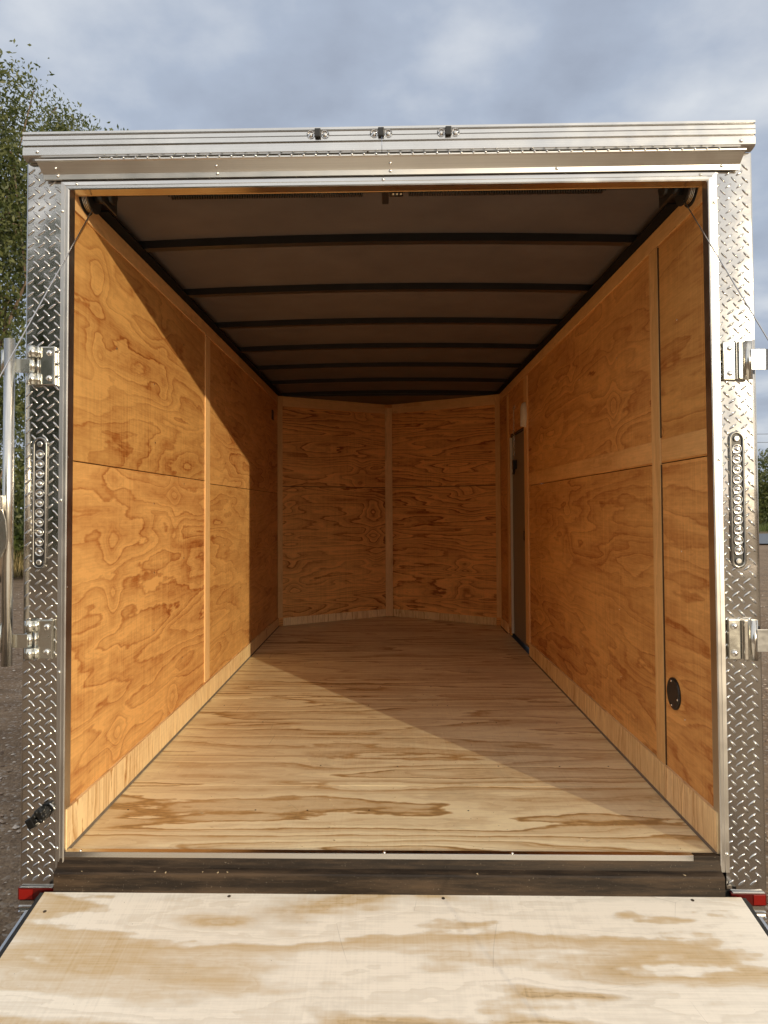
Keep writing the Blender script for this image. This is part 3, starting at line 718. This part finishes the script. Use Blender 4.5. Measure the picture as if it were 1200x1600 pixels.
# ---------------------------------------------------------------- ground
def structure(o): o['kind'] = 'structure'; return o
k = NT('gravel_ground'); p = k.pos()
a = k.noise(p, .5, 5, .6); b_ = k.noise(p, 30, 6, .75); vo = k.n('TexVoronoi', Vector=p, Scale=55.)
vcol = k.n('SeparateXYZ', Vector=vo.outputs['Color']).outputs[0]
c1 = k.mix(k.rng(a, .35, .65), (.29,.195,.115), (.43,.31,.20))
c1 = k.mix(k.rng(b_, .35, .65, 0, .6), c1, (.17,.11,.07))
c1 = k.mix(k.rng(k.noise(k.vec(p, 1.6, 4.5, 1), 1., 6, .72), .40, .62, 0, .6), c1, (.12,.08,.05))
c1 = k.mix(k.rng(vcol, .80, 1., 0, .5), c1, (.6,.54,.47))
k.set(Base_Color=c1, Roughness=.92, Specular_IOR_Level=.25)
hh = k.math('ADD', k.math('MULTIPLY', b_, .7), k.math('MULTIPLY', vo.outputs['Distance'], -.5)); k.bump(hh, .8, .02); M['gravel'] = k.m
m = MB(); n = 60
def gz(x, y): return .02*math.sin(x*.7+1)*math.sin(y*.5)
vs = []; rng_ = [-1200, -300, -120, -60]+[-40+80*i/52 for i in range(53)]+[60, 120, 300, 1200]
for y_ in rng_:
    for x_ in rng_: vs.append((x_, y_, 0 if abs(x_) > 40 or abs(y_) > 40 else gz(x_, y_)*max(0, min(1, (math.hypot(x_, y_)-4)/4))))
q = len(rng_); m.poly(vs, [(j*q+i, j*q+i+1, (j+1)*q+i+1, (j+1)*q+i) for j in range(q-1) for i in range(q-1)], True)
structure(m.build('ground', 'gravel'))
k = NT('grass_ground'); p = k.pos(); a = k.noise(p, .8, 6, .7); k.set(Base_Color=k.ramp(a, (.35, (.06,.075,.025)), (.6, (.14,.13,.05)), (.8, (.26,.21,.10))), Roughness=.95, Specular_IOR_Level=.2); k.bump(k.noise(p, 12, 5, .8), .8, .06); M['field'] = k.m
m = MB(); m.poly([(-900, 16.5, .045), (-4, 15.0, .045), (-4, 900, .045), (-900, 900, .045)], [(0,1,2,3)]); m.poly([(6, 45, .045), (900, 45, .045), (900, 900, .045), (6, 900, .045)], [(0,1,2,3)]); structure(m.build('grass_field', 'field'))
m = MB(); m.poly([(5, 27, .05), (900, 27, .05), (900, 38, .05), (5, 38, .05)], [(0,1,2,3)]); structure(m.build('road', plain('road_chippings', (.17,.19,.22), .9, .3, .25, 20, .5, 60)))

# crumbs of sawdust on floor and sill
rr = np.random.RandomState(12); m = MB()
for i in range(125):
    if i < 110: x_, y_, z_ = rr.uniform(-.93, .93), .04+2.4*rr.rand()**1.7, FZ+.0004
    else: x_, y_, z_ = rr.uniform(-.9, .9), -.0315+.016*rr.rand(), .4462
    s_ = .0014+.0032*rr.rand()**2; a_ = rr.rand()*3.14; mt = Matrix.Translation((x_, y_, z_+.0006)) @ Matrix.Rotation(a_, 4, 'Z')
    m.box(-s_, s_, -s_*.45, s_*.45, 0, .0012, 0, mt)
o = m.build('sawdust', plain('sawdust_wood', (.58,.46,.29), .8, .2, .1)); o['kind'] = 'stuff'; o['label'] = 'pale sawdust crumbs scattered on the plywood floor and black sill'; o['category'] = 'sawdust'
# loose stones beside the trailer
def stones():
    rr = np.random.RandomState(2); m = MB(); ico = [(0,0,1),(.9,0,.45),(.28,.85,.45),(-.72,.52,.45),(-.72,-.52,.45),(.28,-.85,.45),(0,0,-.2)]
    fs = [(0,1,2),(0,2,3),(0,3,4),(0,4,5),(0,5,1),(6,2,1),(6,3,2),(6,4,3),(6,5,4),(6,1,5)]
    for i in range(15000):
        sd = -1 if rr.rand() < .5 else 1
        y_ = -1.9+14*rr.rand()**1.6; x_ = sd*(1.06+(.25+.42*(y_+2.2))*rr.rand())
        if y_ > 0 and abs(x_) < 1.12: continue
        s_ = .005+.016*rr.rand()**3; a_ = rr.rand()*6.28; ca, sa = math.cos(a_), math.sin(a_); f_ = .6+.5*rr.rand()
        z_ = gz(x_, y_)*max(0, min(1, (math.hypot(x_, y_)-4)/4))
        m.poly([(x_+s_*(v[0]*ca-v[1]*f_*sa), y_+s_*(v[0]*sa+v[1]*f_*ca), z_+s_*(v[2]*.7)) for v in ico], fs)
    k = NT('loose_stone'); gi = k.t.nodes.new('ShaderNodeNewGeometry'); k.set(Base_Color=k.ramp(gi.outputs['Random Per Island'], (0, (.2,.14,.10)), (.5, (.42,.32,.23)), (1, (.7,.62,.53))), Roughness=.85, Specular_IOR_Level=.3)
    o = m.build('gravel_stones', k.m); o['kind'] = 'stuff'; o['label'] = 'loose brown and pale gravel stones lying on the ground beside the trailer'; o['category'] = 'gravel'
stones()

# ---------------------------------------------------------------- vegetation
def quads(name, P, Ux, Vx, mat, parent=None):
    """leaf-shaped faces (4-corner rhombs) from arrays of centres and half axes"""
    n = len(P); co = np.empty((n, 4, 3)); co[:, 0] = P-Ux; co[:, 1] = P+Vx-Ux*.1; co[:, 2] = P+Ux; co[:, 3] = P-Vx-Ux*.1
    me = bpy.data.meshes.new(name); me.vertices.add(4*n); me.vertices.foreach_set('co', co.ravel())
    me.loops.add(4*n); me.loops.foreach_set('vertex_index', np.arange(4*n)); me.polygons.add(n)
    me.polygons.foreach_set('loop_start', np.arange(0, 4*n, 4)); me.update(calc_edges=True); me.validate()
    me.materials.append(M[mat]); o = bpy.data.objects.new(name, me); COL.objects.link(o)
    if parent: o.parent = parent
    return o
def rnd_leaves(rr, C_, spread, per, size, droop=.5):
    n = len(C_)*per
    P = np.repeat(C_, per, 0)+rr.normal(size=(n, 3))*spread*np.array([1, 1, .85])
    d = rr.normal(size=(n, 3)); d[:, 2] -= droop; d /= np.linalg.norm(d, axis=1)[:, None]
    o_ = rr.normal(size=(n, 3)); v = np.cross(d, o_); v /= np.linalg.norm(v, axis=1)[:, None]
    s_ = size*(.6+.8*rr.rand(n))[:, None]
    return P, d*s_, v*s_*.38
def tree(name, label, loc, H, blobs, seed, leafmat, group=None, nclump=420, per=26, size=.075, spread=.28, trunk_r=.22, lean=(0,0), limbs=14, bare=.25):
    """blobs: list of (dx,dy,z,rx,ry,rz) crown volumes; leaves gather in clumps on the volumes' shells"""
    rr = np.random.RandomState(seed); t_ = thing(name, label, 'tree' if 'tree' in name else 'bush', loc, group)
    m = MB(); pts = []; rad = []
    nseg = 9
    for i in range(nseg+1):
        f = i/nseg; pts.append((lean[0]*f*H+.12*math.sin(3*f+seed), lean[1]*f*H+.1*math.sin(4*f+seed*2), f*H*.9-.15)); rad.append(trunk_r*(1.25 if i == 0 else 1)*(1-f)**.8+.02)
    m.tube(pts, rad, 12)
    vol = np.array([b[3]*b[4]*b[5] for b in blobs])**.75; vol = vol/vol.sum(); cl = []
    for b, q in zip(blobs, vol):
        nn = max(5, int(nclump*q)); d = rr.normal(size=(nn, 3)); d /= np.linalg.norm(d, axis=1)[:, None]
        r_ = (.35+.7*rr.rand(nn)**.6)[:, None]; cl.append(np.array(b[:3])+d*r_*np.array(b[3:]))
    cl = np.concatenate(cl)
    trunkpt = lambda z: Vector(pts[min(nseg, max(0, int(z/(H*.9)*nseg)))])
    for q in rr.choice(len(cl), min(limbs, len(cl)), False):
        e_ = Vector(cl[q]); s_ = trunkpt(max(H*bare*.6, e_.z*.62)); mid = (s_+e_)/2+Vector(rr.normal(size=3)*.18)+Vector((0,0,-.1))
        r0 = trunk_r*.36*(1-s_.z/H*.6); m.tube([s_, mid, e_], [r0, r0*.6, .012], 6)
    for q in rr.choice(len(cl), min(limbs*5, len(cl)), False):
        e_ = Vector(cl[q]); j = cl[rr.randint(len(cl))]; s_ = Vector(cl[np.argsort(((cl-cl[q])**2).sum(1))[3]]); m.tube([s_, e_], [.02, .006], 4)
    m.build('trunk', 'bark', t_)
    P, A_, B_ = rnd_leaves(rr, cl, spread, per, size)
    quads('crown', P, A_, B_, leafmat, t_)
    return t_
# big tree at the far left, taller, its crown cut by the picture edge
tree('broadleaf_tree', 'tall green leafy tree at the far left whose crown rises highest above the trailer roof', (-8.35, 13.0, 0), 11.5,
     [(-1.3,0,8.9,1.9,1.5,1.9), (-.15,0,9.6,1.0,1.0,1.75), (.3,.1,7.9,.85,.9,1.1), (.4,.2,6.9,.75,.9,.9), (-1.2,.2,6.2,1.6,1.5,1.3), (.1,-.2,4.3,1.0,1.0,1.2), (-1.2,0,3.6,1.5,1.4,1.5), (.5,.3,2.3,.7,.8,.8)], 3, 'leaf_a', nclump=640, per=76, size=.058, spread=.26, trunk_r=.2, lean=(-.03, .0), bare=.3)
tree('broadleaf_tree', 'green tree peeking over the left end of the roof rail with small pointed tops', (-9.5, 19.5, 0), 13.9,
     [(-.5,0,12.9,.75,.8,.95), (.45,0,12.4,.55,.8,.95), (1.3,0,12.0,.7,.8,.75), (2.1,0,11.4,.6,.7,.6), (-.2,0,11.2,1.3,1.1,.9), (1.0,0,10.6,1.1,1.0,.8), (-.9,0,9.2,1.3,1.2,1.3), (.8,.0,8.7,1.6,1.3,1.2), (-.3,.3,6.7,1.2,1.2,1.1), (-.3,0,4.6,1.3,1.2,1.2), (1.5,0,6.5,1.2,1.2,1.2), (.2,0,2.9,1.4,1.2,1.1)], 7, 'leaf_a', nclump=720, per=70, size=.062, spread=.24, trunk_r=.2, lean=(.03, 0), bare=.2)
tree('broadleaf_tree', 'thick pale trunked tree standing at the left edge beside the lock bar', (-8.75, 12.2, 0), 6.4,
     [(-.5,0,5.2,1.0,.9,.9), (.3,.2,5.8,.6,.7,.6), (-.3,.2,4.3,.8,.7,.6)], 11, 'leaf_a', nclump=110, per=36, size=.08, spread=.22, trunk_r=.20, bare=.5)
for i, (x_, y_, s_, sd, lab) in enumerate(((-8.2, 14.6, 1.25, 21, 'dark green bush between the left lock bar and the diamond plate post'), (-10.2, 15.4, 1.7, 22, 'leafy bush at the far left behind the thick trunk'), (-9.2, 18.0, 2.1, 23, 'tall dense bush in the shade under the left trees'), (-7.3, 18.8, 1.7, 24, 'green bush hidden mostly behind the left post of the trailer'))):
    tree('leafy_bush', lab, (x_, y_, 0), 1.7*s_, [(0,0,1.0*s_,.75*s_,.7*s_,.9*s_), (.3*s_,0,.5*s_,.6*s_,.6*s_,.45*s_), (-.4*s_,.1,.7*s_,.6*s_,.6*s_,.6*s_)], sd, 'leaf_b' if i != 1 else 'leaf_a', nclump=90, per=44, size=.075, spread=.24, trunk_r=.05, limbs=6, bare=.1)
# trees on the right beyond the road
rt = random.Random(9)
for i, lab in enumerate(('low green tree beyond the road in the gap right of the diamond plate', 'rounded green tree at the right picture edge beyond the road', 'small dark tree beyond the road nearest the trailer', 'distant green tree beyond the road further right')):
    x_ = (24.9, 28.6, 20.6, 34.0)[i]; y_ = (46.0, 48.0, 49.0, 50.0)[i]; h_ = (5.2, 5.0, 4.8, 5.6)[i]
    tree('roadside_tree', lab, (x_, y_, 0), h_, [(0,0,h_*.58,1.9,1.6,h_*.38), (1.3,0,h_*.45,1.3,1.3,h_*.36), (-1.4,0,h_*.42,1.4,1.3,h_*.36), (0,-.3,h_*.22,2.2,1.5,h_*.22)], 31+i, 'leaf_b' if i % 2 else 'leaf_a', 'trees beyond the road', nclump=230, per=60, size=.11, spread=.34, trunk_r=.12, limbs=6, bare=.15)
# trees behind the viewer that the plate mirrors
for i, (x_, y_, h_) in enumerate(((-7.5, -17, 11.0), (-12.5, -19, 11.0), (-3.5, -22, 10.0))):
    tree('broadleaf_tree', ('leafy tree behind the viewer mirrored in the left diamond plate', 'larger leafy tree behind the viewer at the far left', 'leafy tree straight behind the viewer')[i], (x_, y_, 0), h_,
         [(0,0,h_*.62,2.6,2.2,h_*.34), (1.8,0,h_*.45,1.8,1.5,h_*.3), (-1.9,0,h_*.45,1.8,1.5,h_*.3), (0,0,h_*.22,2.6,1.9,h_*.2)], 51+i, 'leaf_b', nclump=260, per=30, size=.19, spread=.4, trunk_r=.16, limbs=6)

# dry grass at the edge of the gravel
def grass(name, label, x0, x1, y0, y1, n, mat, seed, h=.35):
    rr = np.random.RandomState(seed); P = np.stack([x0+(x1-x0)*rr.rand(n), y0+(y1-y0)*rr.rand(n), np.full(n, .04)], 1)
    hh = h*(.4+.8*rr.rand(n)); P[:, 2] += hh*.5
    Ux = np.stack([rr.normal(size=n)*.12*h, rr.normal(size=n)*.12*h, hh*.5], 1); a_ = rr.rand(n)*6.28
    Vx = np.stack([np.cos(a_)*.008, np.sin(a_)*.008, np.zeros(n)], 1)
    o = quads(name, P, Ux, Vx, mat); o['kind'] = 'stuff'; o['label'] = label; o['category'] = 'grass'
grass('dry_grass', 'dry straw coloured grass at the gravel edge under the left trees', -15, -5.5, 13.2, 17.5, 16000, 'straw', 61, .55)
grass('green_grass', 'green grass strip beyond the road on the right', 17, 40, 38.2, 46, 14000, 'grassgreen', 62, .5)
# overhead wires on the right
t_ = thing('power_line', 'two thin overhead wires crossing the sky above the trees at the right edge', 'power line', (20, 60, 0))
for i, (dz, dy) in enumerate(((0, 0), (.75, .4))):
    m = MB(); pts = [(-45+110*q/20, dy, 7.0+dz+2.1*((q/20-.5)*2)**2) for q in range(21)]; m.tube(pts, .02, 5); m.build('wire', 'black', t_)
for x_ in (-45, 65):
    m = MB(); m.tube([(x_, .2, 0), (x_, .2, 10.4)], [.15, .1], 10); m.box(x_-.06, x_+.06, -.7, 1.1, 9.75, 9.9); m.build('pole', 'bark', t_)
for o in bpy.data.objects:
    if o.type == 'MESH' and not o.data.materials: o.data.materials.append(M['alu'])
